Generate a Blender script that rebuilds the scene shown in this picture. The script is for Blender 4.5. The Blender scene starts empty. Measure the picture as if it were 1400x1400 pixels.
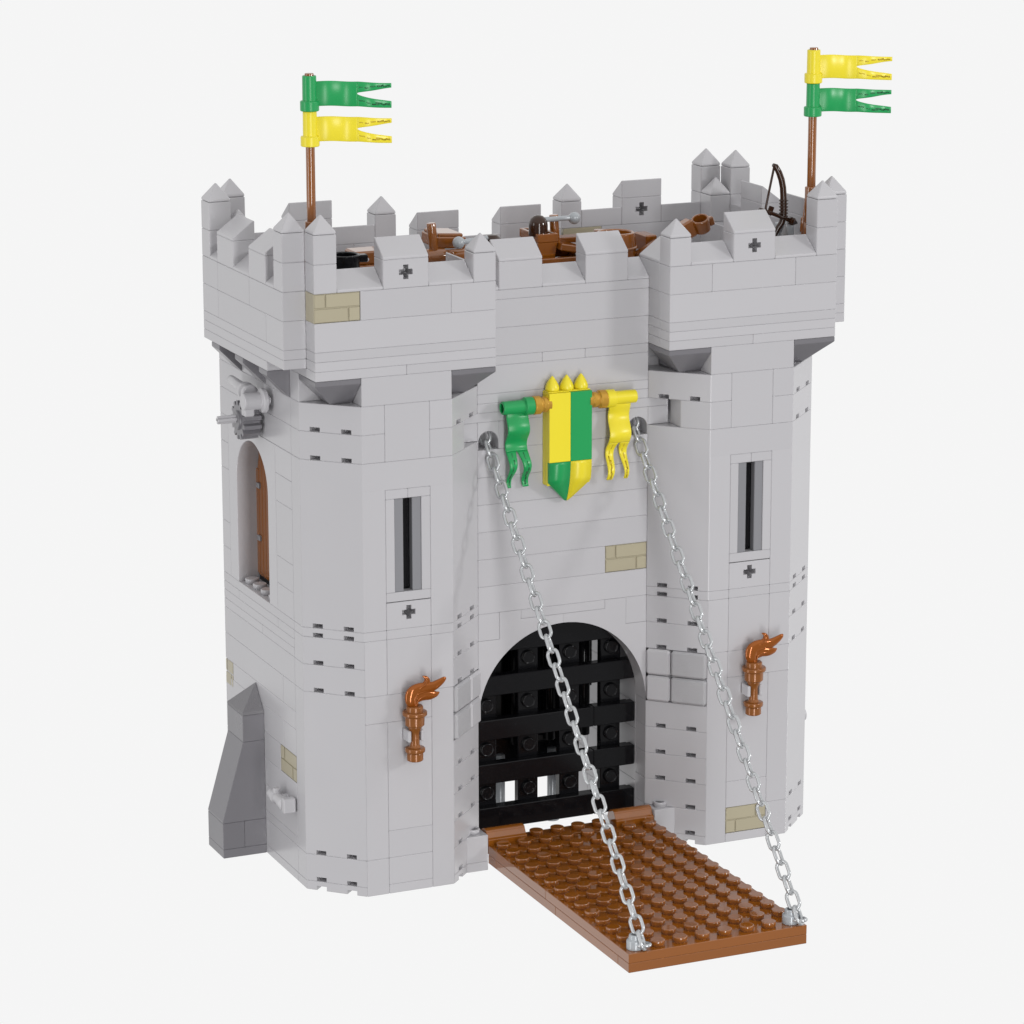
import bpy, bmesh, math, random
from mathutils import Vector, Matrix
random.seed(7)
S = 0.008                    # one stud pitch in metres; everything below is written in studs
P = 0.4                      # plate height in studs
PI = math.pi
scene = bpy.context.scene
COL = scene.collection

# ------------------------------------------------------------------ materials
def mat(name, col, rough=.22, metal=0., var=.02, spec=.5, coat=0., noise=0., nscale=900., rvar=.06, dist=.0002, wave=0.0002):
    m = bpy.data.materials.new(name); m.use_nodes = True
    nt = m.node_tree; N = nt.nodes; L = nt.links
    b = N['Principled BSDF']
    b.inputs['Metallic'].default_value = metal
    b.inputs['Specular IOR Level'].default_value = spec
    b.inputs['Coat Weight'].default_value = coat
    b.inputs['Coat Roughness'].default_value = .02
    geo = N.new('ShaderNodeNewGeometry')
    mr = N.new('ShaderNodeMapRange'); mr.inputs['To Min'].default_value = 1-var; mr.inputs['To Max'].default_value = 1+var
    L.new(geo.outputs['Random Per Island'], mr.inputs['Value'])
    mul = N.new('ShaderNodeMix'); mul.data_type = 'RGBA'; mul.blend_type = 'MULTIPLY'; mul.inputs['Factor'].default_value = 1
    mul.inputs[6].default_value = (*col, 1)
    L.new(mr.outputs['Result'], mul.inputs[7])
    L.new(mul.outputs[2], b.inputs['Base Color'])
    tc = N.new('ShaderNodeTexCoord')
    n1 = N.new('ShaderNodeTexNoise'); n1.inputs['Scale'].default_value = 60; n1.inputs['Detail'].default_value = 3
    L.new(tc.outputs['Object'], n1.inputs['Vector'])
    rr = N.new('ShaderNodeMapRange'); rr.inputs['To Min'].default_value = rough-rvar; rr.inputs['To Max'].default_value = rough+rvar
    L.new(n1.outputs['Fac'], rr.inputs['Value']); L.new(rr.outputs['Result'], b.inputs['Roughness'])
    bp = N.new('ShaderNodeBump')
    if noise:
        n2 = N.new('ShaderNodeTexNoise'); n2.inputs['Scale'].default_value = nscale; n2.inputs['Detail'].default_value = 4
        L.new(tc.outputs['Object'], n2.inputs['Vector'])
        bp.inputs['Strength'].default_value = noise; bp.inputs['Distance'].default_value = dist
        L.new(n2.outputs['Fac'], bp.inputs['Height'])
    else:                    # the faint waviness of moulded plastic
        bp.inputs['Strength'].default_value = .035; bp.inputs['Distance'].default_value = wave
        L.new(n1.outputs['Fac'], bp.inputs['Height'])
    L.new(bp.outputs['Normal'], b.inputs['Normal'])
    return m

GREY = mat('light_grey_plastic', (.437, .429, .446), .24, var=.02)
ROCK = mat('rough_grey_plastic', (.40, .395, .41), .4, noise=.9, nscale=4200, dist=.0004)
DARK = mat('dark_grey_plastic', (.155, .15, .163), .3, var=.03)
DROCK = mat('rough_dark_grey_plastic', (.165, .16, .17), .5, noise=.8, nscale=2600, dist=.0003)
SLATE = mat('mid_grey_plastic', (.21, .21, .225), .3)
TAN = mat('tan_plastic', (.365, .328, .232), .3)
BROWN = mat('reddish_brown_plastic', (.228, .07, .007), .045, var=.04, rvar=.01, spec=.65, coat=.25)
BROWN.node_tree.nodes['Principled BSDF'].inputs['IOR'].default_value = 1.65
UMBER = mat('dark_brown_plastic', (.03, .0105, .004), .1, rvar=.03)
COPPER = mat('copper_plastic', (.23, .078, .015), .2, metal=.15, rvar=.03)
FLAME = mat('pearl_flame_plastic', (.29, .08, .01), .1, metal=.4, rvar=.02)
GREEN = mat('green_plastic', (.007, .29, .076), .33)
YELLOW = mat('yellow_plastic', (.74, .62, .022), .33)
GREENMARK = mat('dark_green_grain', (.006, .13, .04), .4)
YELLOWMARK = mat('ochre_grain', (.50, .36, .01), .4)
GOLD = mat('gold_plastic', (.55, .30, .04), .18, metal=.4)
BLACK = mat('black_plastic', (.0045, .0045, .0055), .16, rvar=.04, spec=.28)
SILVER = mat('silver_plastic', (.45, .46, .47), .22, metal=.5)
STEEL = mat('grey_fitting_plastic', (.36, .38, .4), .22, metal=.1)

# ------------------------------------------------------------------ mesh helpers (stud units)
def newbm(): return bmesh.new()
MIRROR = False
def join(bm, t):
    if MIRROR:
        for v in t.verts: v.co.x = 24-v.co.x
        bmesh.ops.reverse_faces(t, faces=t.faces)
    me = bpy.data.meshes.new('tmp'); t.to_mesh(me); t.free()
    bm.from_mesh(me); bpy.data.meshes.remove(me)
def finish(bm, t, bev, seg=1, ang=.3):
    bmesh.ops.recalc_face_normals(t, faces=t.faces)
    if bev > 0:
        es = [e for e in t.edges if len(e.link_faces) == 2 and e.calc_face_angle(0) > ang]
        bmesh.ops.bevel(t, geom=es, offset=bev, offset_type='OFFSET', segments=seg, profile=.5, affect='EDGES', clamp_overlap=True)
    join(bm, t)
G = .002
def box(bm, x0, x1, y0, y1, z0, z1, bev=.02, g=G, rot=None, seg=1):
    t = newbm(); c = []
    for z in (z0+g, z1-g):
        for (x, y) in ((x0+g, y0+g), (x1-g, y0+g), (x1-g, y1-g), (x0+g, y1-g)):
            c.append(t.verts.new((x, y, z)))
    for f in ((3,2,1,0), (4,5,6,7), (0,1,5,4), (1,2,6,5), (2,3,7,6), (3,0,4,7)):
        t.faces.new([c[i] for i in f])
    if rot:
        axis, ang_ = rot; ctr = Vector(((x0+x1)/2, (y0+y1)/2, (z0+z1)/2))
        bmesh.ops.rotate(t, verts=t.verts, cent=ctr, matrix=Matrix.Rotation(math.radians(ang_), 3, axis))
    finish(bm, t, bev, seg)
def poly(bm, pts, axis, a0, a1, bev=.02, ang=.3):
    t = newbm()
    def v3(p, a):
        if axis == 'z': return (p[0], p[1], a)
        if axis == 'y': return (p[0], a, p[1])
        return (a, p[0], p[1])
    A = [t.verts.new(v3(p, a0)) for p in pts]; B = [t.verts.new(v3(p, a1)) for p in pts]
    n = len(pts)
    t.faces.new(A); t.faces.new(B[::-1])
    for i in range(n): t.faces.new((A[i], B[i], B[(i+1) % n], A[(i+1) % n]))
    finish(bm, t, bev, ang=ang)
def hull(bm, pts, bev=.018):
    t = newbm()
    for p in pts: t.verts.new(p)
    bmesh.ops.convex_hull(t, input=t.verts)
    bmesh.ops.dissolve_limit(t, angle_limit=.01, verts=t.verts, edges=t.edges)
    finish(bm, t, bev)
def frame(axis):
    w = Vector(axis).normalized()
    u = w.orthogonal().normalized(); v = w.cross(u)
    return u, v, w
def lathe(bm, prof, origin, axis=(0,0,1), seg=32, smooth=True, ngon=None):
    # prof: list of (radius, height along the axis)
    t = newbm(); u, v, w = frame(axis); o = Vector(origin); rings = []
    q = [Vector(p) for p in prof]; pp = []          # support rings beside sharp turns keep the shading of straight walls straight
    for i, p in enumerate(q):
        def turn(k):
            if k <= 0 or k >= len(q)-1: return 0
            a, b = q[k]-q[k-1], q[k+1]-q[k]
            return a.angle(b, 0) if a.length > 1e-6 and b.length > 1e-6 else 0
        pp.append(p)
        if i+1 < len(q):
            d = q[i+1]-p
            if d.length > .1:
                if turn(i) > .45: pp.append(p+d*(.012/d.length))
                if turn(i+1) > .45: pp.append(q[i+1]-d*(.012/d.length))
    prof = [tuple(p) for p in pp]
    for r, h in prof:
        if r < 1e-6: rings.append([t.verts.new(o+w*h)])
        else: rings.append([t.verts.new(o+w*h+(u*math.cos(2*PI*i/seg)+v*math.sin(2*PI*i/seg))*r) for i in range(seg)])
    for a, b in zip(rings, rings[1:]):
        if len(a) == 1 and len(b) == 1: continue
        for i in range(seg):
            j = (i+1) % seg
            if len(a) == 1: f = t.faces.new((a[0], b[j], b[i]))
            elif len(b) == 1: f = t.faces.new((a[i], a[j], b[0]))
            else: f = t.faces.new((a[i], a[j], b[j], b[i]))
            f.smooth = smooth
    for ring, flip in ((rings[0], True), (rings[-1], False)):
        if len(ring) > 1: t.faces.new(ring[::-1] if flip else ring)
    bmesh.ops.recalc_face_normals(t, faces=t.faces)
    join(bm, t)
def cyl(bm, r, p0, p1, b=.03, seg=32):
    p0 = Vector(p0); p1 = Vector(p1); L = (p1-p0).length; b = min(b, r*.5, L*.4)
    lathe(bm, [(0, 0), (r-b, 0), (r-b*.3, b*.3), (r, b), (r, L-b), (r-b*.3, L-b*.3), (r-b, L), (0, L)], p0, p1-p0, seg)
def ball(bm, r, c, seg=24):
    n = 12
    lathe(bm, [(r*math.sin(PI*i/n), -r*math.cos(PI*i/n)) for i in range(n+1)], c, (0,0,1), seg)
def tube(bm, pts, rad, seg=12, closed=False):
    t = newbm(); pts = [Vector(p) for p in pts]; n = len(pts); rings = []; prev = None
    for i, p in enumerate(pts):
        if closed: d = pts[(i+1) % n]-pts[i-1]
        else: d = pts[min(i+1, n-1)]-pts[max(i-1, 0)]
        d.normalize()
        u = d.orthogonal() if prev is None else prev-d*prev.dot(d)
        u.normalize(); prev = u; v = d.cross(u)
        r = rad[i] if isinstance(rad, (list, tuple)) else rad
        rings.append([t.verts.new(p+(u*math.cos(2*PI*k/seg)+v*math.sin(2*PI*k/seg))*r) for k in range(seg)])
    m = n if closed else n-1
    for i in range(m):
        a, b = rings[i], rings[(i+1) % n]
        off = 0
        if closed and i == n-1:
            off = min(range(seg), key=lambda o: (a[0].co-b[o].co).length)
        for k in range(seg):
            f = t.faces.new((a[k], a[(k+1) % seg], b[(k+1+off) % seg], b[(k+off) % seg])); f.smooth = True
    if not closed: t.faces.new(rings[0][::-1]); t.faces.new(rings[-1])
    bmesh.ops.recalc_face_normals(t, faces=t.faces)
    join(bm, t)
def stud(bm, x, y, z, r=.305, h=.24, seg=28):
    lathe(bm, [(r, 0), (r, h-.03), (r-.01, h-.01), (r-.03, h), (0, h)], (x, y, z), (0,0,1), seg)
def obj(name, bm, m, parent=None, label=None, root=(0,0,0), mats=None):
    # one mesh object; its vertices are stored relative to the root of its thing
    o0 = parent['_r'] if parent is not None else root
    for v in bm.verts: v.co = (v.co-Vector(o0))*S
    me = bpy.data.meshes.new(name); bm.to_mesh(me); bm.free()
    for mm in ([m] if not mats else mats): me.materials.append(mm)
    o = bpy.data.objects.new(name, me); COL.objects.link(o)
    if parent is not None: o.parent = parent; o['_r'] = list(o0)
    else: o.location = Vector(o0)*S; o['_r'] = list(o0)
    if label: o['label'] = label
    return o
def thing(name, label, cat, root, group=None):
    if MIRROR: root = (24-root[0], root[1], root[2])
    o = bpy.data.objects.new(name, None); COL.objects.link(o)
    o.empty_display_size = .01
    o.location = Vector(root)*S; o['_r'] = list(root)
    o['label'] = label; o['category'] = cat
    if group: o['group'] = group
    return o
def cut(bm, cutter):
    # subtract the closed shells in cutter from the ones in bm
    ma = bpy.data.meshes.new('a'); bm.to_mesh(ma); bm.free()
    mb = bpy.data.meshes.new('b'); cutter.to_mesh(mb); cutter.free()
    oa = bpy.data.objects.new('a', ma); ob = bpy.data.objects.new('b', mb)
    COL.objects.link(oa); COL.objects.link(ob)
    md = oa.modifiers.new('cut', 'BOOLEAN'); md.object = ob; md.operation = 'DIFFERENCE'; md.solver = 'EXACT'
    dg = bpy.context.evaluated_depsgraph_get()
    ev = oa.evaluated_get(dg); me = bpy.data.meshes.new_from_object(ev)
    out = newbm(); out.from_mesh(me)
    bpy.data.objects.remove(oa); bpy.data.objects.remove(ob)
    for m in (ma, mb, me): bpy.data.meshes.remove(m)
    return out

def fx(x): return 24-x if MIRROR else x
# ------------------------------------------------------------------ small plastic elements
def slope(bm, x0, x1, y0, y1, z, face):
    # a shallow wedge two plates high; face = the side it slopes down to
    h = .8; lip = .11; top = .07
    def prof(a0, a1):      # a0 = low side, a1 = high side
        s = 1 if a1 > a0 else -1
        return [(a0+s*G, z+G), (a1-s*G, z+G), (a1-s*G, z+h), (a1-s*top, z+h), (a0+s*G, z+lip)]
    if face == '-y': poly(bm, prof(y0, y1), 'x', x0+G, x1-G, .025)
    if face == '+y': poly(bm, prof(y1, y0), 'x', x0+G, x1-G, .025)
    if face == '-x': poly(bm, prof(x0, x1), 'y', y0+G, y1-G, .025)
    if face == '+x': poly(bm, prof(x1, x0), 'y', y0+G, y1-G, .025)
def pyramid(bm, x, y, z):
    a, b = .012, .988
    hull(bm, [(x+i, y+j, z+k) for i in (a, b) for j in (a, b) for k in (.012, .12)]+[(x+.5, y+.5, z+.8)], .03)
def plus_cut(bm, cx, cz, y0, y1, s=.3, w=.115):
    pts = [(-w,-s),(w,-s),(w,-w),(s,-w),(s,w),(w,w),(w,s),(-w,s),(-w,w),(-s,w),(-s,-w),(-w,-w)]
    poly(bm, [(cx+a, cz+b) for a, b in pts], 'y', y0, y1, 0)
def brickwork(bm, x0, x1, y0, y1, z0, z1, face, flip=False):
    # a 1x2 brick with raised masonry on its outer face
    d = .055
    if face == '-y':
        box(bm, x0, x1, y0+d, y1, z0, z1, .015)
        zm = (z0+z1)/2; w = x1-x0
        a, b = x0+w*.245, x0+w*.745
        if flip: a, b = x0+x1-b, x0+x1-a
        for (u0, u1, w0, w1) in ((x0, a, zm, z1), (a, x1, zm, z1), (x0, b, z0, zm), (b, x1, z0, zm)):
            box(bm, u0+.02, u1-.02, y0, y0+d+.02, w0+.025, w1-.025, .025)
    else:                     # '-x'
        box(bm, x0+d, x1, y0, y1, z0, z1, .015)
        zm = (z0+z1)/2; w = y1-y0
        a, b = y1-w*.245, y1-w*.745
        for (u0, u1, w0, w1) in ((a, y1, zm, z1), (y0, a, zm, z1), (b, y1, z0, zm), (y0, b, z0, zm)):
            box(bm, x0, x0+d+.02, u0+.05, u1-.05, w0+.025, w1-.025, .025)

def merlon(par, x0, x1, y0, y1, z, face, cross=None, label=None):
    b = newbm(); box(b, x0, x1, y0, y1, z, z+1.2, .028)
    if cross:
        c = newbm()
        if cross == 'front': plus_cut(c, (x0+x1)/2, z+.66, y0-.1, y0+.85)
        else: plus_cut(c, (x0+x1)/2, z+.66, y0-.1, y1+.1)
        b = cut(b, c)
    m = obj('merlon', b, GREY, par, label)
    b = newbm(); slope(b, x0, x1, y0, y1, z+1.2, face); obj('cap', b, GREY, m)
def pillar(par, x, y, z, n):
    b = newbm()
    for k in range(n): box(b, x, x+1, y, y+1, z+1.2*k, z+1.2*k+1.2, .028)
    m = obj('pillar', b, GREY, par)
    b = newbm(); pyramid(b, x, y, z+1.2*n); obj('pointed_cap', b, GREY, m)
def ledge(par, *a):
    b = newbm(); slope(b, *a); obj('sloped_ledge', b, GREY, par)

# ------------------------------------------------------------------ the towers
def tower(mirror):
    global MIRROR
    MIRROR = mirror
    if not mirror:
        t = thing('castle_tower', 'light grey castle tower with a dark grey buttress and an arched side window', 'tower', (4, 6, 0), 'twin towers of the toy gatehouse')
    else:
        t = thing('castle_tower', 'light grey castle tower with a tan brick patch low on its front', 'tower', (4, 6, 0), 'twin towers of the toy gatehouse')
    w = newbm()
    R = lambda pts: [(8-x, y) for x, y in pts]
    full = [(0,3),(0,2),(2,0),(3,0),(3,.9),(2.3,.9),(.9,2.3),(.9,3)]
    part = [(0,3),(0,2),(2,0),(2,1),(1,2),(1,3)]
    g = lambda pts: [(x+(G if x < 1.95 else -G if x > 2.5 else 0), y+(G if y < .01 else 0)) for x, y in pts]
    f = newbm()
    # outer corner
    for a, b, pl in ((0,1,part),(1,4,part),(4,22,part),(22,25,part),(25,28,part),(28,29,full),(29,47,full),(47,50,full),(50,53,full)):
        poly(f, g(pl), 'z', a*P+G, b*P-G, .02)
    # inner corner beside the gate
    for a, b, pl in ((0,1,part),(1,4,part),(4,7,part),(7,10,part),(10,13,part),(13,16,part),(22,25,part),(25,28,part),(28,29,full),(29,47,full),(50,53,full)):
        poly(f, R(g(pl)), 'z', a*P+G, b*P-G, .02)
    poly(f, [(5,0),(6,0),(6.95,.95),(6.95,1.97),(5,1.97)], 'z', 47*P+G, 50*P-G, .02)
    poly(f, R([(.35,3),(.35,2),(1.9,.35),(2,.35),(2,1),(1,2),(1,3)]), 'z', 16*P+G, 22*P-G, 0)
    c = newbm()
    def slot(side, tt, z0, z1):
        # a little rectangular pocket on the bevelled corner
        x0, y0 = 2*(1-tt), 2*tt
        h = .46; d = .5
        ux, uy = -.7071, .7071; nx, ny = -.7071, -.7071
        pts = [(x0-ux*h/2+nx*.1, y0-uy*h/2+ny*.1), (x0+ux*h/2+nx*.1, y0+uy*h/2+ny*.1), (x0+ux*h/2-nx*d, y0+uy*h/2-ny*d), (x0-ux*h/2-nx*d, y0-uy*h/2-ny*d)]
        if side: pts = R(pts)
        poly(c, pts, 'z', z0, z1, 0)
    for p in (0, 1, 4, 22, 25, 28, 29, 47, 50):
        for tt in (.25, .75): slot(0, tt, p*P-.1 if p == 0 else p*P+.006, p*P+.2)
    for p in (0, 1, 4, 7, 10, 13, 22, 25, 28, 29, 50):
        for tt in (.25, .75): slot(1, tt, p*P-.1 if p == 0 else p*P+.006, p*P+.2)
    # the loop below the arrow slit
    box(f, 3, 5, 0, 1, 29*P, 32*P-.03)
    plus_cut(c, 4, 30.75*P, -.1, .85)
    m1 = MIRROR
    f = cut(f, c)
    MIRROR = False
    MIRROR = m1
    me = bpy.data.meshes.new('t'); f.to_mesh(me); f.free(); w.from_mesh(me); bpy.data.meshes.remove(me)
    B = lambda x0, x1, y0, y1, a, b: box(w, x0, x1, y0, y1, a*P, b*P)
    # front face
    for a, b in ((0,4),(4,19),(22,28)): B(2, 3, 0, 1, a, b)
    for a, b in ((0,22),(22,28)): B(5, 6, 0, 1, a, b)
    if mirror:
        for a, b in ((0,1),(4,7),(7,19)): B(3, 5, 0, 1, a, b)
    else:
        for a, b in ((0,1),(1,4),(4,7),(7,19)): B(3, 5, 0, 1, a, b)
    B(2, 5, 0, 1, 19, 22); B(3, 5, 0, 1, 22, 28); B(3, 5, 0, 1, 28, 29)
    B(3, 5, 0, 1, 32, 33)
    B(3, 4, 0, 1, 43, 44); B(4, 5, 0, 1, 43, 44)
    B(2, 6, -.003, .9, 44, 47); B(3, 5, 0, 1, 47, 53); B(2, 6, 0, 1, 53, 56)
    # side wall (outer side, x = 0), with the arched window
    for k, (a, b) in enumerate(((0,1),(1,4),(4,5),(5,8),(8,11),(11,14),(14,17),(17,19),(19,22),(22,25),(25,26),(26,27),(27,28),(28,29))):
        cuts = [3, 12]
        if (a, b) == (11, 14) and not mirror: cuts = [5, 12]
        elif b in (17, 22): cuts = [3, 4.5, 12]
        elif b in (26, 8): cuts = [3, 7, 12]
        elif b in (28,): cuts = [3, 5, 10, 12]
        if not mirror and a in (16, 17): cuts = [3, 11]
        for y0, y1 in zip(cuts, cuts[1:]): B(0, 1, y0, y1, a, b)
    for a, b in ((29,32),(32,35),(35,41),(41,44),(44,47)):
        B(0, 1, 3, 5, a, b)
        B(0, 1, 11, 12, a, b)
    arc = [(8+2*math.cos(PI*i/28), 40.75*P+2*math.sin(PI*i/28)) for i in range(29)]
    poly(w, [(5,29*P+G),(6,29*P+G)]+arc[::-1][:0]+[(6,40.75*P)]+[(16-y, z) for y, z in arc[1:-1]][0:0]+arc[::-1][1:-1]+[(10,40.75*P),(10,29*P+G),(11,29*P+G),(11,47*P-G),(5,47*P-G)], 'x', G, 1-G, .02, ang=.6)
    for a, b in ((47,50),(50,53)):
        B(0, 1, 3, 7 if a == 47 else 5, a, b); B(0, 1, 7 if a == 47 else 5, 12, a, b)
    B(0, 1, 2, 7, 53, 56); B(0, 1, 7, 12, 53, 56)
    if not mirror: B(0.02, 1, 11, 12, 17, 19)
    # inner wall along the gate passage, and the back
    for k, p in enumerate(range(0, 54, 3)):
        o = 1.5 if k % 2 else 0
        for y0, y1 in ((3, 5+o), (5+o, 8+o), (8+o, 12)): B(7, 8, y0, y1, p, min(p+3, 56))
        for x0, x1 in ((1, 3+o), (3+o, 7)): B(x0, x1, 11, 12, p, min(p+3, 56))
    B(7, 8, 3, 12, 54, 56); B(1, 7, 11, 12, 54, 56)
    for yy in (6.5, 7.5, 8.5, 9.5): stud(w, .45, yy, 29*P-.005)
    box(w, 0.02, 1, 6, 10, 28.98*P, 29*P, 0, 0)
    obj('wall', w, GREY, t)
    # rough blocks beside the gate
    for a, b in ((16,19),(19,22)):
        for k, (t0, t1, mm) in enumerate(((.01, .585, ROCK), (.6, .99, GREY))):
            bm = newbm(); pts = []
            for tt, off in ((t0, .15), (t1, .15), (t1, -.5), (t0, -.5)):
                pts.append((6+2*tt+off*.7071, 2*tt-off*.7071))
            poly(bm, pts, 'z', a*P+.03, b*P-.012, .1)
            obj('rough_block' if k == 0 else 'rounded_block', bm, mm, t)
    # masonry bricks in tan
    bm = newbm()
    if not mirror:
        brickwork(bm, 0, 2, 0, 1, 62*P, 65*P, '-y')
        tb = obj('tan_brick', bm, TAN, t, 'tan masonry brick at the corner under the battlements')
        bm = newbm(); brickwork(bm, 0, 1, 3, 5, 11*P, 14*P, '-x'); obj('tan_brick', bm, TAN, t, 'tan masonry brick low on the side wall')
        bm = newbm(); brickwork(bm, -.012, .9, 11, 12.01, 16.05*P, 19*P, '-x'); obj('tan_brick', bm, TAN, t, 'tan masonry brick at the far edge of the side wall')
    else:
        brickwork(bm, 3, 5, 0, 1, 1*P, 4*P, '-y', flip=True)
        obj('tan_brick', bm, TAN, t, 'tan masonry brick low on the front')
        bm = newbm(); box(bm, 6, 7.9, 11, 12, 62*P, 65*P, .02); obj('tan_brick', bm, TAN, t, 'tan brick inside the rear battlements')
    # arrow slit
    bm = newbm()
    box(bm, 3, 3.4, 0, .9, 33*P, 43*P); box(bm, 4.6, 5, 0, .9, 33*P, 43*P)
    win = obj('arrow_slit', bm, GREY, t)
    bm = newbm()
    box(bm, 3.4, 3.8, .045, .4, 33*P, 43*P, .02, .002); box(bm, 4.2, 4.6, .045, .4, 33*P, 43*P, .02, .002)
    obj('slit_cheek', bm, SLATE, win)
    bm = newbm(); box(bm, 3.42, 4.58, .42, .9, 33*P, 43*P, .02); obj('slit_dark_fill', bm, BLACK, win)  # black block stands in for the shaded depth behind the slit
    # overhang: dark corner pieces and brackets
    for side in (0, 1):
        pts = [(x, y, z) for x in (.01, 1.99) for y in (.01, 1.99) for z in (55.45*P, 56*P-.01)]+[(x, y, 53*P+.01) for x in (1, 1.99) for y in (1, 1.99)]
        if side: pts = [(8-x, y, z) for x, y, z in pts]
        bm = newbm(); hull(bm, pts, .02); obj('corner_bracket', bm, DARK, t)
    for y in (3, 6, 9.0):
        bm = newbm(); poly(bm, [(-1+G, 56*P-G), (-1+G, 55.5*P), (-G, 53*P+G), (-G, 56*P-G)], 'y', y+G, y+1-G, .02)
        obj('side_bracket', bm, DARK, t)
    # parapet
    q = newbm()
    B = lambda x0, x1, y0, y1, a, b: box(q, x0, x1, y0, y1, a*P, b*P)
    B(0, 4, 0, 1, 56, 57); B(4, 8, 0, 1, 56, 57)
    for a, b in ((57,58),(58,59),(59,62)): B(0, 8, 0, 1, a, b)
    if mirror: B(0, 2, 0, 1, 62, 65)
    B(2, 6, 0, 1, 62, 65); B(6, 8, 0, 1, 62, 65)
    B(-1, 0, 3, 11, 56, 57)
    for a, b, cs in ((57,58,(1,11)),(58,59,(1,11)),(59,62,(1,3,9,11)),(62,65,(1,5,9,11))):
        for y0, y1 in zip(cs, cs[1:]): B(-1, 0, y0, y1, a, b)
    for a, b in ((56,57),(57,58),(58,59),(59,62),(62,65)):
        cs = (0, 2, 6, 8) if b == 65 else (0, 8)
        if mirror and b == 65: cs = (0, 2, 6)
        for x0, x1 in zip(cs, cs[1:]): B(x0, x1, 11, 12, a, b)
        B(7, 8, 1, 3, a, b)
        B(0, 1, 1, 3, a, b); B(0, 1, 9, 11, a, b); B(0, 1, 3, 9, a, b)
    obj('parapet', q, GREY, t)
    bm = newbm(); box(bm, 1, 8, 1, 11, 60*P, 62*P, .02, .02); box(bm, 1, 7, 1, 11, 53*P, 54*P, .02, .02); obj('roof_floor', bm, GREY, t)
    z = 65*P
    pillar(t, 0, 0, z, 2); pillar(t, 7, 0, z, 1); pillar(t, -1, 1, z, 2); pillar(t, -1, 10, z, 2)
    pillar(t, 0, 11, z, 2); pillar(t, 7, 11, z, 1); pillar(t, 0, 10, z, 1)
    merlon(t, 3, 5, 0, 1, z, '-y', 'front'); merlon(t, 3, 5, 11, 12, z, '+y', 'front')
    merlon(t, -1, 0, 3, 5, z, '-x'); merlon(t, -1, 0, 7, 9, z, '-x')
    for a in ((1,3,0,1,z,'-y'),(5,7,0,1,z,'-y'),(1,3,11,12,z,'+y'),(5,7,11,12,z,'+y'),(-1,0,2,3,z,'-x'),(-1,0,5,7,z,'-x'),(-1,0,9,10,z,'-x'),(7,8,1,3,z,'+x')):
        ledge(t, *a)
    # pole socket in the front corner
    bm = newbm(); cyl(bm, .3, (.5,1.5,z), (.5,1.5,z+1.2)); cyl(bm, .27, (.5,1.5,z+1.2), (.5,1.5,z+2.76), .04); obj('pole_socket', bm, BROWN, t)
    # torch clip on the front
    bm = newbm()
    box(bm, 3.72, 4.28, -.16, 0, 6.85, 7.3, .03)
    for sx in (-1, 1):
        xc = 4+sx*.29
        box(bm, xc-.075, xc+.075, -.72, -.1, 6.82, 7.32, .035)
    obj('torch_clip', bm, GREY, t)
    if not mirror:
        # buttress
        bm = newbm()
        box(bm, -2, 0, 7, 9, 0, P); box(bm, -2, -1, 7, 9, P, 4*P); box(bm, -1, 0, 7, 9, P, 4*P)
        poly(bm, [(-2+G, 4*P+G), (-2+G, 4.25*P), (-1+G, 13*P-G), (-G, 13*P-G), (-G, 4*P+G)], 'y', 7+G, 9-G)
        box(bm, -1, 0, 7, 9, 13*P, 16*P)
        bu = obj('buttress', bm, DARK, t)
        bm = newbm()
        hull(bm, [(x, y, z_) for x in (-1+G, -G) for y in (7+G, 9-G) for z_ in (16*P+G, 16.3*P)]+[(-G, 8, 18.9*P)], .018)
        obj('buttress_cap', bm, DROCK, bu)
        # wooden shutter inside the arched window
        bm = newbm()
        arcs = [(8+1.96*math.cos(PI*i/20), 40.75*P+1.96*math.sin(PI*i/20)) for i in range(21)]
        poly(bm, [(6.04, 29.6*P)]+arcs[::-1]+[(9.96, 29.6*P)], 'x', .95, 1.12, 0)
        for k in range(10): 
            y = 6.1+.4*k
            ztop = 40.75*P+math.sqrt(max(.01, 1.9**2-(min(abs(y+.17-8), 1.88))**2))
            box(bm, .9, .97, y, y+.34, 29.8*P, ztop, .02)
        sh = obj('shutter', bm, BROWN, t)
        for z_ in (15.94, 13.58):
            bm = newbm(); box(bm, .8, .92, 9.42, 9.75, z_-.12, z_+.12, .02); obj('hinge_peg', bm, SLATE, sh)
    else:
        bm = newbm(); cyl(bm, .3, (.1, 2.45, 4.6), (-.18, 2.45, 4.6)); obj('wall_stud', bm, GREY, t)
    MIRROR = False
    return t
tower(False); tower(True)

# ------------------------------------------------------------------ gate wall between the towers
gw = thing('gate_wall', 'light grey toy castle wall with the black gate arch between the two towers', 'wall', (12, 6, 0))
w = newbm()
B = lambda x0, x1, a, b: box(w, x0, x1, 2, 3, a*P, b*P)
for a, b in ((28,31),(34,37),(37,40),(40,43),(43,46)): B(8, 16, a, b)
B(8, 14, 31, 34); B(9, 15, 46, 49); B(7.03, 16.97, 49, 50)
for a, b, cs in ((50,51,(8,16)),(51,52,(8,16)),(52,55,(8,16)),(55,56,(8,11,13,16)),(56,59,(8,16)),(59,62,(8,16)),(62,63,(8,16))):
    for x0, x1 in zip(cs, cs[1:]): B(x0, x1, a, b)
B(8, 9, 25, 28); B(15, 16, 25, 28); B(10, 14, 27, 28)
B(7.03, 8, 47.02, 49); B(16, 16.97, 47.02, 49)
for k, p in enumerate(range(28, 63, 3)):
    box(w, 8, 16, 11, 12, p*P, min(p+3, 63)*P)
obj('wall', w, GREY, gw)
bm = newbm()
n = 20
arc = [(12-4*math.cos(PI/2*i/n), 6.4+4*math.sin(PI/2*i/n)) for i in range(n+1)]
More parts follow.
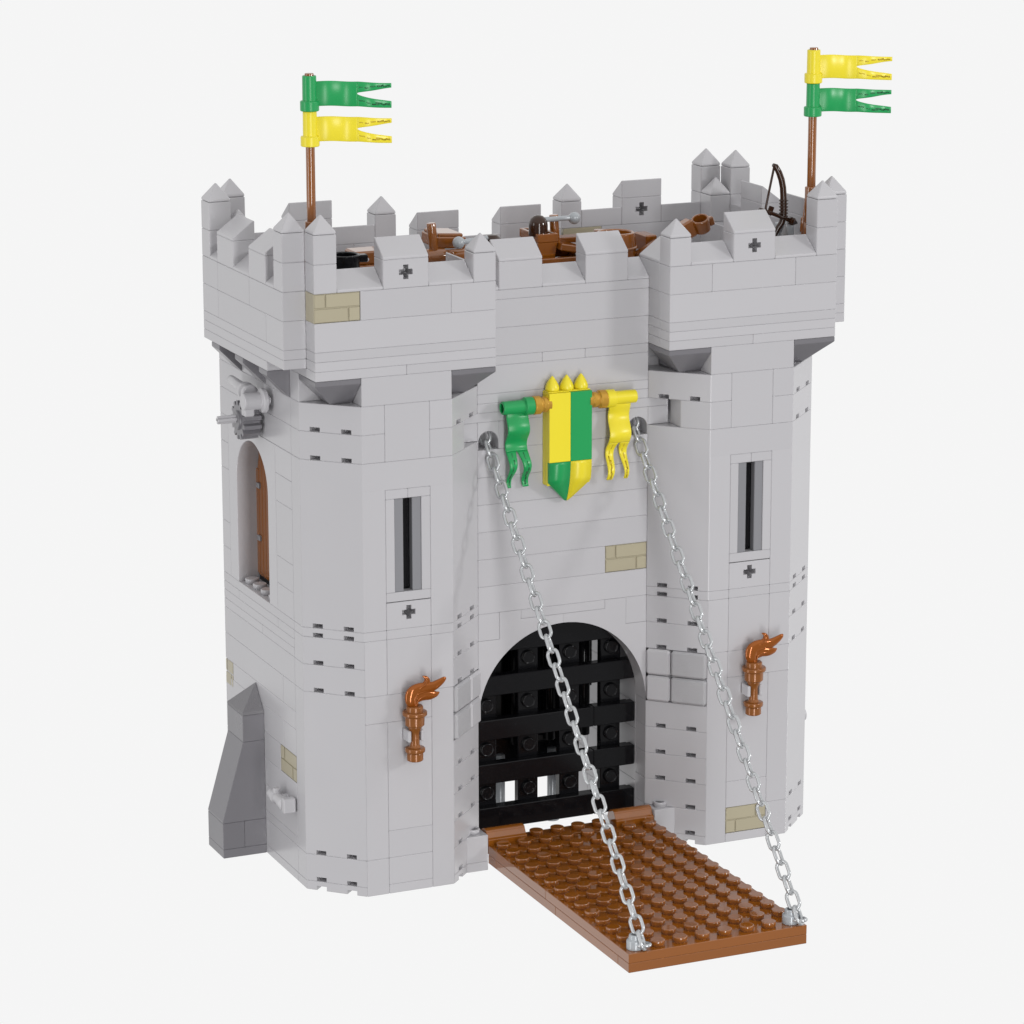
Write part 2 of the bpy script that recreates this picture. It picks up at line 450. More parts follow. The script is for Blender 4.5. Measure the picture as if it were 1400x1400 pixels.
lp = arc+[(12, 27*P), (10, 27*P), (10, 28*P), (9, 28*P), (9, 25*P), (8, 25*P)]
lp = [(min(max(x, 8+G), 12-G), z_-(G if z_ > 9.9 and (x, z_) not in arc else 0)) for x, z_ in lp]
poly(bm, lp, 'y', 2+G, 3-G, .02, ang=.6)
poly(bm, [(24-x, z_) for x, z_ in lp], 'y', 2+G, 3-G, .02, ang=.6)
obj('gate_arch', bm, GREY, gw)
bm = newbm(); brickwork(bm, 14, 16, 2, 3, 31*P, 34*P, '-y'); obj('tan_brick', bm, TAN, gw, 'tan masonry brick above the right half of the arch')
for x in (8, 15):             # the two holes the chains come out of
    bm = newbm()
    arc = [(x+.5+.46*math.cos(PI*i/18), 46.85*P+.46*math.sin(PI*i/18)) for i in range(19)]
    poly(bm, [(x+G, 46*P+G), (x+.04, 46*P+G)]+arc[::-1]+[(x+.96, 46*P+G), (x+1-G, 46*P+G), (x+1-G, 49*P-G), (x+G, 49*P-G)], 'y', 2+G, 3-G, .018, ang=.6)
    pt = obj('chain_port', bm, GREY, gw)
    bm = newbm(); box(bm, x, x+1, 3.0, 3.3, 45.5*P, 49*P, .02); obj('port_back', bm, GREY, pt)
z = 63*P
for x in (9, 13):
    merlon(gw, x, x+2, 2, 3, z, '-y'); merlon(gw, x, x+2, 11, 12, z, '+y')
for x0, x1 in ((8,9),(11,13),(15,16)):
    ledge(gw, x0, x1, 2, 3, z, '-y'); ledge(gw, x0, x1, 11, 12, z, '+y')
bm = newbm(); box(bm, 8, 16, 3, 11, 58*P, 60*P, .02, .02); obj('roof_floor', bm, GREY, gw)
bm = newbm(); box(bm, 8, 16, 3.95, 11, 28.3*P, 30*P, .02, .02); obj('passage_ceiling', bm, GREY, gw)
bm = newbm(); box(bm, 8.1, 14.7, 6.5, 6.9, 7.2*P, 28*P, .02)  # black backing and posts, added so the upper lattice openings look dark
box(bm, 14.7, 15.5, 6.5, 6.9, 5.9, 28*P, .02)
for x in (8.6, 10.1, 11.5, 13.2, 14.9): cyl(bm, .28, (x, 6.1, 9.5*P), (x, 6.1, 27*P))
for x in (8.9, 11.0, 12.6):
    poly(bm, [(x-.3, 7.2*P), (x+.3, 7.2*P), (x+.1, 5.4*P), (x-.1, 5.4*P)], 'y', 6.3, 6.7, .02)
obj('dark_gate_backing', bm, BLACK, gw)
for x in (10.75, 13.3):
    bm = newbm(); cyl(bm, .22, (x, 6.0, 0), (x, 6.0, 8.5*P)); cyl(bm, .34, (x, 6.0, 0), (x, 6.0, .45)); obj('inner_post', bm, STEEL, gw)
for x in (7, 16):             # little blocks that carry the drawbridge hinge
    bm = newbm()
    box(bm, x, x+1, 1.0, 2.1, 0, P); box(bm, x, x+1, 1.0, 2.1, P, 4*P)
    lathe(bm, [(.3, 0), (.3, .19), (.28, .21), (.2, .21), (.19, .1), (0, .1)], (x+.5, 1.5, 4*P), (0,0,1), 24)
    obj('hinge_block', bm, GREY, gw)

# ------------------------------------------------------------------ portcullis
pc = thing('portcullis', 'black lattice portcullis closing the arch of the gate', 'gate', (12, 3.5, 1.15))
for z0, z1, x0, x1 in ((1.07,2.05,8.03,15.97),(3.15,4.05,8.03,15.97),(5.15,6.05,8.03,15.97),(7.15,8.05,8.06,15.94),(9.1,10.1,9.0,15.0)):
    bm = newbm()
    if z0 < 6:
        box(bm, x0, 13.98, 3.02, 3.5, z0, z1, .03); box(bm, 13.98, x1, 3.02, 3.5, z0, z1, .03)
    else: box(bm, x0, x1, 3.02, 3.5, z0, z1, .03)
    obj('bar', bm, BLACK, pc)
for x in (8.5, 10.5, 12.5, 14.5):
    bm = newbm(); box(bm, x+.02, x+.98, 3.5, 3.9, 1.3, 9.9, .03)
    up = obj('upright', bm, BLACK, pc)
    for zc in (2.6, 4.6, 6.6, 8.58):
        bm = newbm()
        lathe(bm, [(.31, 0), (.31, .13), (.285, .155), (.25, .155), (.24, .13), (0, .13)], (x+.5, 3.5, zc), (0,-1,0), 28)
        obj('stud', bm, BLACK, up)
# ledges behind the bars
bm = newbm()
for z0 in (1.95, 3.95, 5.95): box(bm, 8.05, 15.95, 3.5, 3.88, z0-.35, z0, .03)
obj('rear_slat', bm, BLACK, pc)

# ------------------------------------------------------------------ drawbridge
ZB = 1.1
db = thing('drawbridge', 'brown studded toy drawbridge lowered in front of the gate', 'drawbridge', (12, -6, ZB-.8))
bm = newbm()
box(bm, 8, 16, -13, -5, ZB-.4, ZB, .018); box(bm, 8, 16, -5, 1, ZB-.4, ZB, .018); box(bm, 10, 14, 1, 2, ZB-.4, ZB, .018)
box(bm, 8, 16, -13, -12, ZB-.8, ZB-.4, .018); box(bm, 8, 16, -12, -6, ZB-.8, ZB-.4, .018); box(bm, 8, 16, -6, .15, ZB-.8, ZB-.4, .018); box(bm, 8, 16, .15, 1, ZB-.8, ZB-.4, .018)
for i in range(8):
    for j in range(14):
        if j == 0 and i in (0, 7): continue
        stud(bm, 8.5+i, -12.5+j, ZB-.005)
for i in range(2, 6): stud(bm, 8.5+i, 1.5, ZB-.005)
obj('deck', bm, BROWN, db)
for x0, x1 in ((8.02, 9.85), (14.15, 15.98)):
    bm = newbm()
    pts = [(1.02, ZB-.4), (2.0, ZB-.4)]+[(1.5+.5*math.cos(PI*i/10*.5), ZB+.12+.5*math.sin(PI*i/10*.5)) for i in range(11)]+[(1.5-.24*math.sin(PI*i/6*.5), ZB+.62-.12*(1-math.cos(PI*i/6*.5))) for i in range(1, 7)]+[(1.14, ZB+.3), (1.02, ZB+.24)]
    poly(bm, pts, 'x', x0, x1, .015, ang=.5)
    obj('hinge', bm, BROWN, db)
for x in (8.5, 15.5):
    bm = newbm()
    lathe(bm, [(0, 0), (.32, 0), (.34, .02), (.34, .34), (.31, .39), (.25, .41), (.24, .56), (.22, .6), (.15, .6), (.14, .4), (0, .4)], (x, -12.5, ZB), (0,0,1), 28)
    an = obj('chain_anchor', bm, STEEL, db)
# ------------------------------------------------------------------ chains
def link_mesh(name):
    bm = newbm(); L, W, r = .91, .6, .072
    a = (L-W)/2; R_ = W/2-r; pts = []
    for i in range(13): 
        t = -PI/2+PI*i/12; pts.append((a+R_*math.cos(t), R_*math.sin(t), 0))
    for i in range(13):
        t = PI/2+PI*i/12; pts.append((-a+R_*math.cos(t), R_*math.sin(t), 0))
    tube(bm, pts, r, 12, closed=True)
    for v in bm.verts: v.co *= S
    me = bpy.data.meshes.new(name); bm.to_mesh(me); bm.free(); me.materials.append(SILVER)
    return me
LM = link_mesh('link')
CAM = Vector((-47.274473, -127.0218, 50.525685))
def chain(p0, p1, label, anchor):
    p0 = Vector(p0); p1 = Vector(p1)
    root = thing('chain', label, 'chain', p0, 'drawbridge chains')
    d = p1-p0; n = 35; u = d.normalized()
    pitch = d.length/n
    side = u.cross(CAM-p0).normalized(); nrm = side.cross(u)
    for i in range(n+1):
        q = p0+u*(i*pitch)+Vector((0, 0, -.02*math.sin(PI*i/n)))
        tl = u+Vector((0, 0, -.02*PI/d.length*math.cos(PI*i/n))); tl.normalize()
        s2 = tl.cross(nrm).normalized() * -1; n2 = tl.cross(s2)
        ang = (PI/2 if i % 2 else 0)+random.uniform(-.14, .14)+math.radians(22)
        yv = s2*math.cos(ang)+n2*math.sin(ang); zv = tl.cross(yv)
        o = bpy.data.objects.new('link', LM); COL.objects.link(o); o.parent = root
        M = Matrix((tl, yv, zv)).transposed().to_4x4(); M.translation = (q-p0)*S
        o.matrix_local = M
    # the last eyelet hooks onto its anchor on the deck
    ax = Vector(anchor); e = Vector((p1.x+.06, p1.y-.2, ax.z+.06))
    c = (ax+e)/2+Vector((.08, -.04, 0)); dv = (e-ax).normalized(); sd = Vector((-dv.y, dv.x, 0)).normalized()
    bm = newbm(); hl = .36
    tube(bm, [c+dv*(hl*math.cos(2*PI*i/24))+sd*(.21*math.sin(2*PI*i/24)) for i in range(24)], .07, 10, closed=True)
    obj('eyelet', bm, SILVER, root)
chain((8.5, 2.42, 18.95), (8.68, -12.74, 1.5), 'silver chain from the hole beside the green pennant to the drawbridge corner', (8.5, -12.5, ZB+.2))
chain((15.46, 2.42, 18.95), (15.69, -12.8, 1.5), 'silver chain from the hole beside the yellow pennant to the drawbridge corner', (15.5, -12.5, ZB+.2))

# ------------------------------------------------------------------ pennants
def pennant(par_or_none, name, mats, o, ud, wd, phase, amp, label=None, inner=1.42, KW=2.55, TL=1.6):
    # o: lower/inner end of the sleeve; wd: along the sleeve; ud: the way the cloth goes
    o = Vector(o); wd = Vector(wd).normalized(); ud = Vector(ud).normalized(); nd = ud.cross(wd).normalized()
    bm = newbm(); L = inner
    lathe(bm, [(.2, 0), (.36, 0), (.385, .03), (.385, .38), (.36, .41), (.29, .42), (.285, L-.03), (.265, L), (.2, L), (.2, L-.3), (.2, 0)], o, wd, 32)
    t = newbm()
    c = o+wd*.68
    def pt(s, q, k):
        a = amp*(1-math.exp(-s*2.2))
        off = a*math.sin(KW*s+phase)
        sl = a*KW*math.cos(KW*s+phase)
        nn = (nd-ud*sl*.8).normalized()
        return c+ud*(.2+s)+wd*q+nd*off+nn*(k*.045)
    def strip(ss, lo, hi, m=0, kk=1.0):
        rings = []
        for s, a, b in zip(ss, lo, hi):
            e = min(.03, (b-a)*.25)
            rings.append([t.verts.new(pt(s, q, k)) for q, k in ((a, -.5*kk), (a+e, -kk), (b-e, -kk), (b, -.5*kk), (b, .5*kk), (b-e, kk), (a+e, kk), (a, .5*kk))])
        for r0, r1 in zip(rings, rings[1:]):
            for i in range(8):
                f = t.faces.new((r0[i], r0[(i+1) % 8], r1[(i+1) % 8], r1[i])); f.smooth = i in (1, 5); f.material_index = m
        for r, fl in ((rings[0], 1), (rings[-1], 0)):
            f = t.faces.new(r[::-1] if fl else r); f.material_index = m
    NB = 44
    ss = [1.75*i/NB for i in range(NB+1)]
    strip(ss, [-.5+.03*math.sin(3.2*s) for s in ss], [.5+.03*math.sin(3.2*s) for s in ss])
    NT = 20
    s2 = [1.75+TL*i/NT for i in range(NT+1)]
    f_ = [i/NT for i in range(NT+1)]
    e0 = .03*math.sin(3.2*1.75)
    sm = [x*x*(3-2*x) for x in f_]
    up_o = [.5+e0-.09*a for a in sm]; up_i = [.02+.19*(a**.7) for a in f_]
    dn_o = [-.5+e0-.09*a for a in sm]; dn_i = [-.02-.32*(a**.7) for a in f_]
    strip(s2, up_i, up_o); strip(s2, dn_o, dn_i)
    # moulded grain on the two tails
    rnd = random.Random(3)
    for lo, hi in ((up_i, up_o), (dn_o, dn_i)):
        i = 1
        while i < NT-1:
            ln = rnd.choice((1, 2, 2, 3)); j = min(NT, i+ln)
            for rep in range(1 if i < 8 else 2):
                fr = rnd.uniform(.34, .58); wv = rnd.uniform(.05, .11)
                seg = range(i, j+1)
                mid = [lo[k]+(hi[k]-lo[k])*fr for k in seg]
                strip([s2[k] for k in seg], [m_-wv/2*(.6+.8*rnd.random()) for m_ in mid], [m_+wv/2*(.6+.8*rnd.random()) for m_ in mid], 1, 1.12)
            i = j+(1 if i < 8 else 0)
    bmesh.ops.recalc_face_normals(t, faces=t.faces)
    join(bm, t)
    return bm
TILT = Vector((3.25, -.62, -.06))
def flagpole(x, order, label):
    fp = thing('flagpole', label, 'flag', (x, 1.5, 28.4), 'flagpoles on the towers')
    bm = newbm(); cyl(bm, .185, (x, 1.5, 28.38), (x, 1.5, 34.74), .03)
    obj('pole', bm, BROWN, fp)
    z = 31.8
    for c in order:
        m = (GREEN, GREENMARK) if c == 'green' else (YELLOW, YELLOWMARK)
        bm = pennant(None, 'pennant', m, (x, 1.5, z), TILT, (0,0,1), .5, .13, KW=3.3, TL=1.42 if x < 5 else 1.62)
        obj('pennant', bm, None, fp, c+' swallowtail pennant', mats=m)
        z += 1.425
flagpole(.5, ('yellow', 'green'), 'brown flagpole with a green pennant above a yellow one')
flagpole(23.5, ('green', 'yellow'), 'brown flagpole with a yellow pennant above a green one')
def hanging(x, wd, c, label):
    r = thing('hanging_pennant', label, 'pennant', (x, 1.5, 20.25), 'pennants hung beside the shield')
    m = (GREEN, GREENMARK) if c == 'green' else (YELLOW, YELLOWMARK)
    bm = pennant(None, 'cloth', m, (x, 1.5, 20.25), (0,.02,-1), (wd, 0, 0), 2.2 if wd < 0 else 2.6, .25 if wd < 0 else .22, KW=3.8)
    obj('pennant_cloth', bm, None, r, mats=m)
    bm = newbm(); e = x-wd*.75
    lathe(bm, [(0, 0), (.37, 0), (.4, .03), (.4, .3), (.37, .33), (.3, .34), (.3, .45), (.34, .46), (.34, .6), (.28, .63), (.28, .8), (0, .8)], (x, 1.5, 20.25), (-wd, 0, 0), 28)
    obj('gold_connector', bm, GOLD, r)
hanging(10.32, -1, 'green', 'green swallowtail pennant hanging from a gold connector on the wall')
hanging(13.72, 1, 'yellow', 'yellow swallowtail pennant hanging from a gold connector on the wall')

# ------------------------------------------------------------------ shield
sd = thing('shield_plaque', 'green and yellow quartered shield with three yellow spikes on the gate wall', 'shield', (12, 2, 16.2))
bm = newbm()
for y0, y1 in ((1.48,1.7),(1.7,1.99)): box(bm, 11, 13, y0, y1, 16.67, 20.72, .02)
obj('backing', bm, YELLOW, sd)
YF = 1.27
for x0, x1, c in ((11, 12, YELLOW), (12, 13, GREEN)):
    bm = newbm(); box(bm, x0, x1, YF, 1.48, 17.72, 20.72, .015, .003); obj('upper_quarter', bm, c, sd, ('yellow' if c is YELLOW else 'green')+' upper quarter')
for sx, c in ((-1, GREEN), (1, YELLOW)):
    bm = newbm(); t = newbm()
    def yy(z_): 
        k = (17.72-z_)/1.8
        return YF+.42*k*k
    zs = [17.715-1.8*i/14 for i in range(15)]
    rings = []
    for z_ in zs:
        wdt = 1 if z_ > 16.82 else max(.06, 1-(16.82-z_)/(16.82-15.9)*.94)
        xi, xo = 12+sx*.003, 12+sx*wdt*.988
        rings.append([t.verts.new(p) for p in ((xi, yy(z_), z_), (xo, yy(z_), z_), (xo, 1.8, z_), (xi, 1.8, z_))])
    for r0, r1 in zip(rings, rings[1:]):
        for i in range(4): 
            f = t.faces.new((r0[i], r0[(i+1) % 4], r1[(i+1) % 4], r1[i])); f.smooth = (i == 0)
    t.faces.new(rings[0][::-1]); t.faces.new(rings[-1])
    bmesh.ops.recalc_face_normals(t, faces=t.faces); join(bm, t)
    obj('lower_quarter', bm, c, sd, ('yellow' if c is YELLOW else 'green')+' pointed lower quarter')
bm = newbm(); box(bm, 11.02, 12.98, 1.4, 1.98, 20.72, 20.77, .015); obj('crown_base', bm, YELLOW, sd)
for x in (11.33, 12.0, 12.67):
    bm = newbm()
    lathe(bm, [(0, 0), (.29, 0), (.31, .07), (.3, .16), (.255, .28), (.185, .41), (.105, .53), (.04, .61), (0, .64)], (x, 1.72, 20.77), (0,0,1), 24)
    obj('spike', bm, YELLOW, sd)

# ------------------------------------------------------------------ torches
def flame_mesh(ox):
    bm = newbm(); t3 = newbm()
    def P3(x, y, d=0): return (4+ox+(x-342)/147., -.55+d, 8.36+(1125-y)/158.)
    def smooth(pr, n=5):
        out = []
        for i in range(len(pr)-1):
            a = pr[max(i-1, 0)]; b = pr[i]; c = pr[i+1]; d = pr[min(i+2, len(pr)-1)]
            for k in range(n):
                u_ = k/n
                out.append(tuple(.5*((2*b[m])+(-a[m]+c[m])*u_+(2*a[m]-5*b[m]+4*c[m]-d[m])*u_*u_+(-a[m]+3*b[m]-3*c[m]+d[m])*u_**3) for m in range(3)))
        return out+[pr[-1]]
    global MIRROR
    for pr in ([(342,1130,30),(322,1085,40),(328,1042,44),(358,1018,40),(410,1010,36),(465,1005,30),(512,982,22),(540,962,14),(550,953,4)],
               [(345,1020,26),(390,1002,24),(420,984,22),(428,960,17),(415,938,11),(396,927,3)],
               [(345,1070,34),(395,1058,34),(445,1062,30),(485,1060,18),(507,1050,3)]):
        q = smooth(pr)
        tube(t3, [P3(a, b) for a, b, c in q], [max(c, 2)/142. for a, b, c in q], 16)
    for v in t3.verts: v.co.y = -.55+(v.co.y+.55)*.6
    me = bpy.data.meshes.new('f'); t3.to_mesh(me); t3.free(); bm.from_mesh(me); bpy.data.meshes.remove(me)
    # swirling ridges on both faces
    for sg in (-1, 1):
        for pr in ([(318,1110),(308,1060),(330,1025),(372,1010),(420,1004),(470,996),(522,970)],
                   [(332,1112),(332,1070),(360,1040),(405,1030),(450,1022),(492,1002)],
                   [(352,1112),(362,1080),(395,1064),(440,1062),(478,1060)],
                   [(345,1035),(372,1002),(405,985),(418,962),(412,944)]):
            q = smooth([(a, b, 0) for a, b in pr])
            tube(bm, [P3(a, b, sg*.125*min(1, 1.6-1.3*k/len(q))) for k, (a, b, c) in enumerate(q)], [.015+.03*math.sin(PI*min(1, (k+.5)/len(q))) for k in range(len(q))], 8)
    return bm
for ox, label in ((0, 'copper torch with a swirled flame on the tower left of the gate'), (16, 'copper torch with a swirled flame on the tower right of the chains')):
    to = thing('torch', label, 'torch', (4+ox, -.55, 6.0), 'wall torches')
    bm = newbm()
    lathe(bm, [(0, 0), (.3, 0), (.35, .04), (.35, .3), (.33, .38), (.3, .4), (.42, .4), (.43, .43), (.43, .55), (.4, .58), (.26, .6), (.2, .7), (.19, 1.2), (.22, 1.3), (.3, 1.46), (.34, 1.55)], (4+ox, -.55, 5.97), (0,0,1), 28)
    obj('handle', bm, COPPER, to)
    bm = newbm()
    lathe(bm, [(0, 0), (.36, 0), (.41, .05), (.42, .4), (.42, .43), (.5, .46), (.53, .5), (.53, .6), (.5, .64), (.37, .65), (.36, .84), (.33, .88), (0, .88)], (4+ox, -.55, 7.5), (0,0,1), 32)
    obj('cup', bm, COPPER, to)
    obj('flame', flame_mesh(ox), FLAME, to)

# ------------------------------------------------------------------ winch and tap on the left side
wn = thing('winch', 'grey winch with a dark gear on the tower side above the arched window', 'winch', (-.6, 7, 19.6))
bm = newbm()
for a in (0, 90):
    box(bm, -1.85, .02, 7-.17, 7+.17, 19.6-.065, 19.6+.065, .02, rot=('X', a))
obj('axle', bm, GREY, wn)
bm = newbm(); n = 13; pts = []
for i in range(n):
    for da, r in ((-.22, .64), (-.15, .66), (-.09, .84), (.09, .84), (.15, .66), (.22, .64)):
        a = 2*PI*i/n+da*1.1; pts.append((7+r*math.cos(a), 19.53+r*math.sin(a)))
poly(bm, pts, 'x', -.92, -.14, .05, ang=.5)
lathe(bm, [(0, 0), (.4, 0), (.42, .05), (.42, .15), (0, .15)], (-1.02, 7, 19.53), (1,0,0), 24)
obj('gear', bm, DARK, wn)
bm = newbm()
lathe(bm, [(0, 0), (.33, 0), (.37, .04), (.37, .75), (.5, .8), (.53, .84), (.53, .98), (.5, 1.02), (.2, 1.03), (.2, 1.2), (0, 1.2)], (-1.22, 5.5, 20.62), (1,0,0), 28)
box(bm, -1.2, -.75, 5.3, 5.75, 20.0, 20.4, .05)
obj('drum', bm, GREY, wn)
bm = newbm(); cyl(bm, .2, (-.55, 8.9, 20.9), (-.55, 6.9, 20.85)); lathe(bm, [(0, 0), (.3, 0), (.38, .05), (.38, .3), (.3, .36), (.3, .5), (.36, .55), (.36, .75), (.3, .8), (0, .8)], (-.6, 7.0, 20.8), (0,-1,0), 24)
obj('crank', bm, GREY, wn)
tp = thing('wall_tap', 'small light grey tap sticking out low on the side of the left tower', 'tap', (-.3, 4, 3.4))
bm = newbm()
lathe(bm, [(0, 0), (.22, 0), (.26, .04), (.26, .35), (.3, .38), (.3, .6), (.24, .64), (.24, 1.3), (.3, 1.34), (.3, 1.6), (.22, 1.66), (0, 1.66)], (-.42, 5.0, 3.42), (0,-1,0), 20)
obj('spout', bm, GREY, tp)
bm = newbm(); cyl(bm, .18, (-.42, 4.2, 3.42), (.02, 4.2, 3.42)); box(bm, -.6, -.05, 3.0, 3.35, 3.1, 3.75, .04); cyl(bm, .16, (-.42, 4.4, 3.6), (-.42, 4.4, 3.85)); obj('valve', bm, GREY, tp)

# ------------------------------------------------------------------ things on the roofs
FL = 24.8
pot = thing('cauldron', 'black cauldron with a side spout behind the battlements of the left tower', 'cauldron', (2.95, 4, FL))
bm = newbm()
lathe(bm, [(0, 0), (.5, 0), (.55, .04), (.55, .5), (.62, .6), (.66, .7), (.66, 1.75), (.68, 1.8), (.68, 2.02), (.62, 2.06), (.54, 2.02), (.54, 1.3), (0, .86)], (2.85, 4, FL), (0,0,1), 32)
obj('pot', bm, BLACK, pot)
bm = newbm(); box(bm, 3.4, 3.86, 3.8, 4.2, FL+1.68, FL+2.0, .05); obj('spout', bm, BLACK, pot)
ch = thing('wooden_chest', 'brown chest with a pale painted glint just behind the black cauldron', 'chest', (4.6, 6, FL))
bm = newbm(); box(bm, 3.9, 5.6, 5.6, 6.9, FL, FL+1.2, .04); box(bm, 3.95, 5.55, 5.65, 6.85, FL+1.2, FL+1.8, .08); obj('body', bm, BROWN, ch)
bm = newbm(); lathe(bm, [(0,0),(.1,0),(.09,.05),(0,.08)], (4.5, 5.64, FL+1.45), (0,-1,0), 20); obj('glint_disc', bm, GREY, ch)  # pale disc stands in for a white glint on the box

def engine(name, label, ox, oy, parts):
    return thing(name, label, 'catapult', (ox, oy, FL), 'catapults on the roofs')
F2 = 24.0
e1 = engine('catapult', 'brown catapult with an upright post at the gate end of the left tower roof', 8.5, 6.5, 0)
bm = newbm(); box(bm, 7.45, 9.9, 6.0, 8.2, F2, 25.75, .03); box(bm, 7.5, 9.2, 5.7, 6.0, 25.2, 25.7, .03); obj('frame', bm, BROWN, e1)
bm = newbm(); cyl(bm, .36, (7.35, 6, 26.08), (8.2, 6, 26.08)); cyl(bm, .27, (8.2, 6, 26.08), (9.3, 6, 26.08)); cyl(bm, .22, (8.35, 5.9, 26.1), (8.35, 5.6, 26.1)); obj('roller', bm, BROWN, e1)
bm = newbm(); cyl(bm, .2, (7.72, 6, 26.3), (7.6, 6, 27.55), .03); obj('post', bm, BROWN, e1)
bm = newbm(); box(bm, 7.95, 9.3, 6.2, 8.0, 26.35, 26.85, .05, rot=('Y', 4)); box(bm, 8.02, 9.2, 6.27, 7.9, 26.83, 27.0, .05, rot=('Y', 4)); obj('box', bm, BROWN, e1)
bm = newbm(); cyl(bm, .11, (8.72, 5.55, 26.7), (10.1, 5.75, 26.78)); ball(bm, .27, (8.68, 5.55, 26.7)); obj('lever', bm, STEEL, e1)
e2 = engine('catapult', 'brown catapult with a dark brown stopper on its bucket behind the gate wall merlons', 13.4, 7, 0)
bm = newbm(); box(bm, 12.3, 15.4, 5.6, 5.95, F2, 25.7, .03); box(bm, 12.3, 15.4, 7.6, 8.2, F2, 25.9, .03); box(bm, 12.4, 12.9, 5.95, 7.6, F2+.2, 25.4, .03); box(bm, 14.8, 15.3, 5.95, 7.6, F2+.2, 25.6, .03); obj('frame', bm, BROWN, e2)
bm = newbm()
hull(bm, [(12.75,6.15,25.5),(13.45,6.15,25.5),(13.45,7.8,25.5),(12.75,7.8,25.5),(12.6,6.02,26.33),(13.55,6.02,26.33),(13.55,7.95,26.33),(12.6,7.95,26.33)], .03)
for (a, b, c, d) in ((12.58,13.57,6,6.16),(12.58,13.57,7.8,7.98),(12.58,12.74,6.16,7.8),(13.41,13.57,6.16,7.8)): box(bm, a, b, c, d, 26.34, 26.72, .03)
obj('bucket', bm, BROWN, e2)
bm = newbm(); lathe(bm, [(0,0),(.4,0),(.42,.03),(.42,.45),(.4,.6),(.33,.75),(.2,.86),(.06,.9),(0,.9)], (12.85, 6.55, 26.58), (0,0,1), 28); obj('stopper', bm, UMBER, e2)
bm = newbm(); cyl(bm, .2, (13.8, 6.8, 26.0), (13.7, 6.8, 27.4), .03); obj('post', bm, BROWN, e2)
bm = newbm(); cyl(bm, .11, (13.1, 6.5, 27.27), (14.5, 6.5, 27.26)); ball(bm, .27, (14.55, 6.5, 27.24)); obj('lever', bm, STEEL, e2)
bm = newbm(); box(bm, 13.55, 15.1, 5.7, 7.0, 25.85, 26.15, .04, rot=('Y', 11)); box(bm, 13.9, 15.3, 6.9, 7.6, 26.1, 26.35, .04); obj('tilted_plate', bm, BROWN, e2)
bm = newbm(); cyl(bm, .3, (10.45, 6, F2), (10.45, 6, 26.2)); lathe(bm, [(0,0),(.42,0),(.46,.04),(.45,.3),(.36,.55),(.2,.68),(0,.72)], (10.45, 6, 26.17), (0,0,1), 28); obj('stopper', bm, UMBER, e1)
br = thing('barrel', 'brown round barrel behind the right merlon of the gate wall', 'barrel', (16.0, 5.5, F2))
bm = newbm(); lathe(bm, [(0,0),(.7,0),(.8,.4),(.9,1.1),(.92,1.6),(.9,2.2),(.84,2.68),(.76,2.72),(.7,2.66),(.7,2.2),(0,2.2)], (16.02, 5.4, F2), (0,0,1), 32); obj('cask', bm, BROWN, br)
bm = newbm()
for zz, rr in ((1.0, .9), (2.05, .925)): tube(bm, [(16.02+rr*math.cos(2*PI*i/32), 5.4+rr*math.sin(2*PI*i/32), F2+zz) for i in range(32)], .06, 8, closed=True)
obj('hoop', bm, BROWN, br)
kb = thing('brown_peg', 'small brown round peg standing just left of the barrel', 'peg', (15.7, 7, F2))
bm = newbm(); cyl(bm, .3, (15.9, 6.7, F2), (15.9, 6.7, 26.62), .04); obj('peg', bm, BROWN, kb)
e3 = engine('catapult', 'brown catapult with a raised arm and round cup on the right tower roof', 18.5, 5.5, 0)
bm = newbm(); box(bm, 17.0, 19.6, 4.6, 5.0, FL, 25.5, .03); box(bm, 17.0, 19.6, 6.0, 6.4, FL, 25.5, .03); box(bm, 17.45, 18.0, 5.3, 6.5, 25.7, 26.45, .05); obj('frame', bm, BROWN, e3)
bm = newbm()
a0, a1 = Vector((16.7, 4.8, 25.72)), Vector((19.2, 4.9, 26.85))
tube(bm, [a0, a0.lerp(a1, .5), a1], .12, 8)
for k in (-.12, .12): tube(bm, [a0+Vector((0, k, .06)), a1+Vector((0, k, .06))], .07, 8)
d3 = (a1-a0).normalized()
for k in (.55, .72, .88):
    q3 = a0.lerp(a1, k); lathe(bm, [(0, 0), (.17, 0), (.2, .03), (.2, .17), (.17, .2), (0, .2)], q3, d3, 20)
obj('arm', bm, BROWN, e3)
bm = newbm(); ax = Vector((.34, -.1, .93))
box(bm, 18.98, 19.6, 4.7, 5.3, 26.25, 27.05, .08, rot=('Y', -25))
lathe(bm, [(0,-.1),(.3,-.1),(.39,0),(.4,.52),(.38,.58),(.33,.6),(.3,.56),(.29,.2),(0,.2)], (20.02, 5, 26.6), (-.33,-.3,.9), 28)
box(bm, 20.3, 20.58, 4.85, 5.15, 26.75, 27.15, .05, rot=('Y', -20))
obj('cup', bm, BROWN, e3)
# bow on its rack
bw = thing('bow', 'dark brown toy bow with string and arrow standing upright behind the right tower', 'bow', (22.9, 3, FL))
bm = newbm()
pts = [(22.42,29.56),(22.55,29.50),(22.72,29.22),(22.85,28.9),(22.93,28.55),(22.96,28.2),(22.97,27.9),(22.98,27.6),(22.98,27.3),(22.9,27.0),(22.74,26.8),(22.5,26.4),(22.25,25.9)]
tube(bm, [(x, 3, z_) for x, z_ in pts], [.08,.12,.14,.145,.145,.15,.15,.15,.15,.14,.13,.12,.08], 12)
for k in range(6):
    zz = 27.98-.14*k
    tube(bm, [(22.975+.17*math.cos(2*PI*i/20), 3+.17*math.sin(2*PI*i/20), zz) for i in range(20)], .04, 6, closed=True)
obj('stave', bm, UMBER, bw)
bm = newbm(); tube(bm, [(22.47,3,29.45),(22.1,3,27.72),(22.2,3,26.5),(22.27,3,25.95)], .055, 8); obj('string', bm, UMBER, bw)
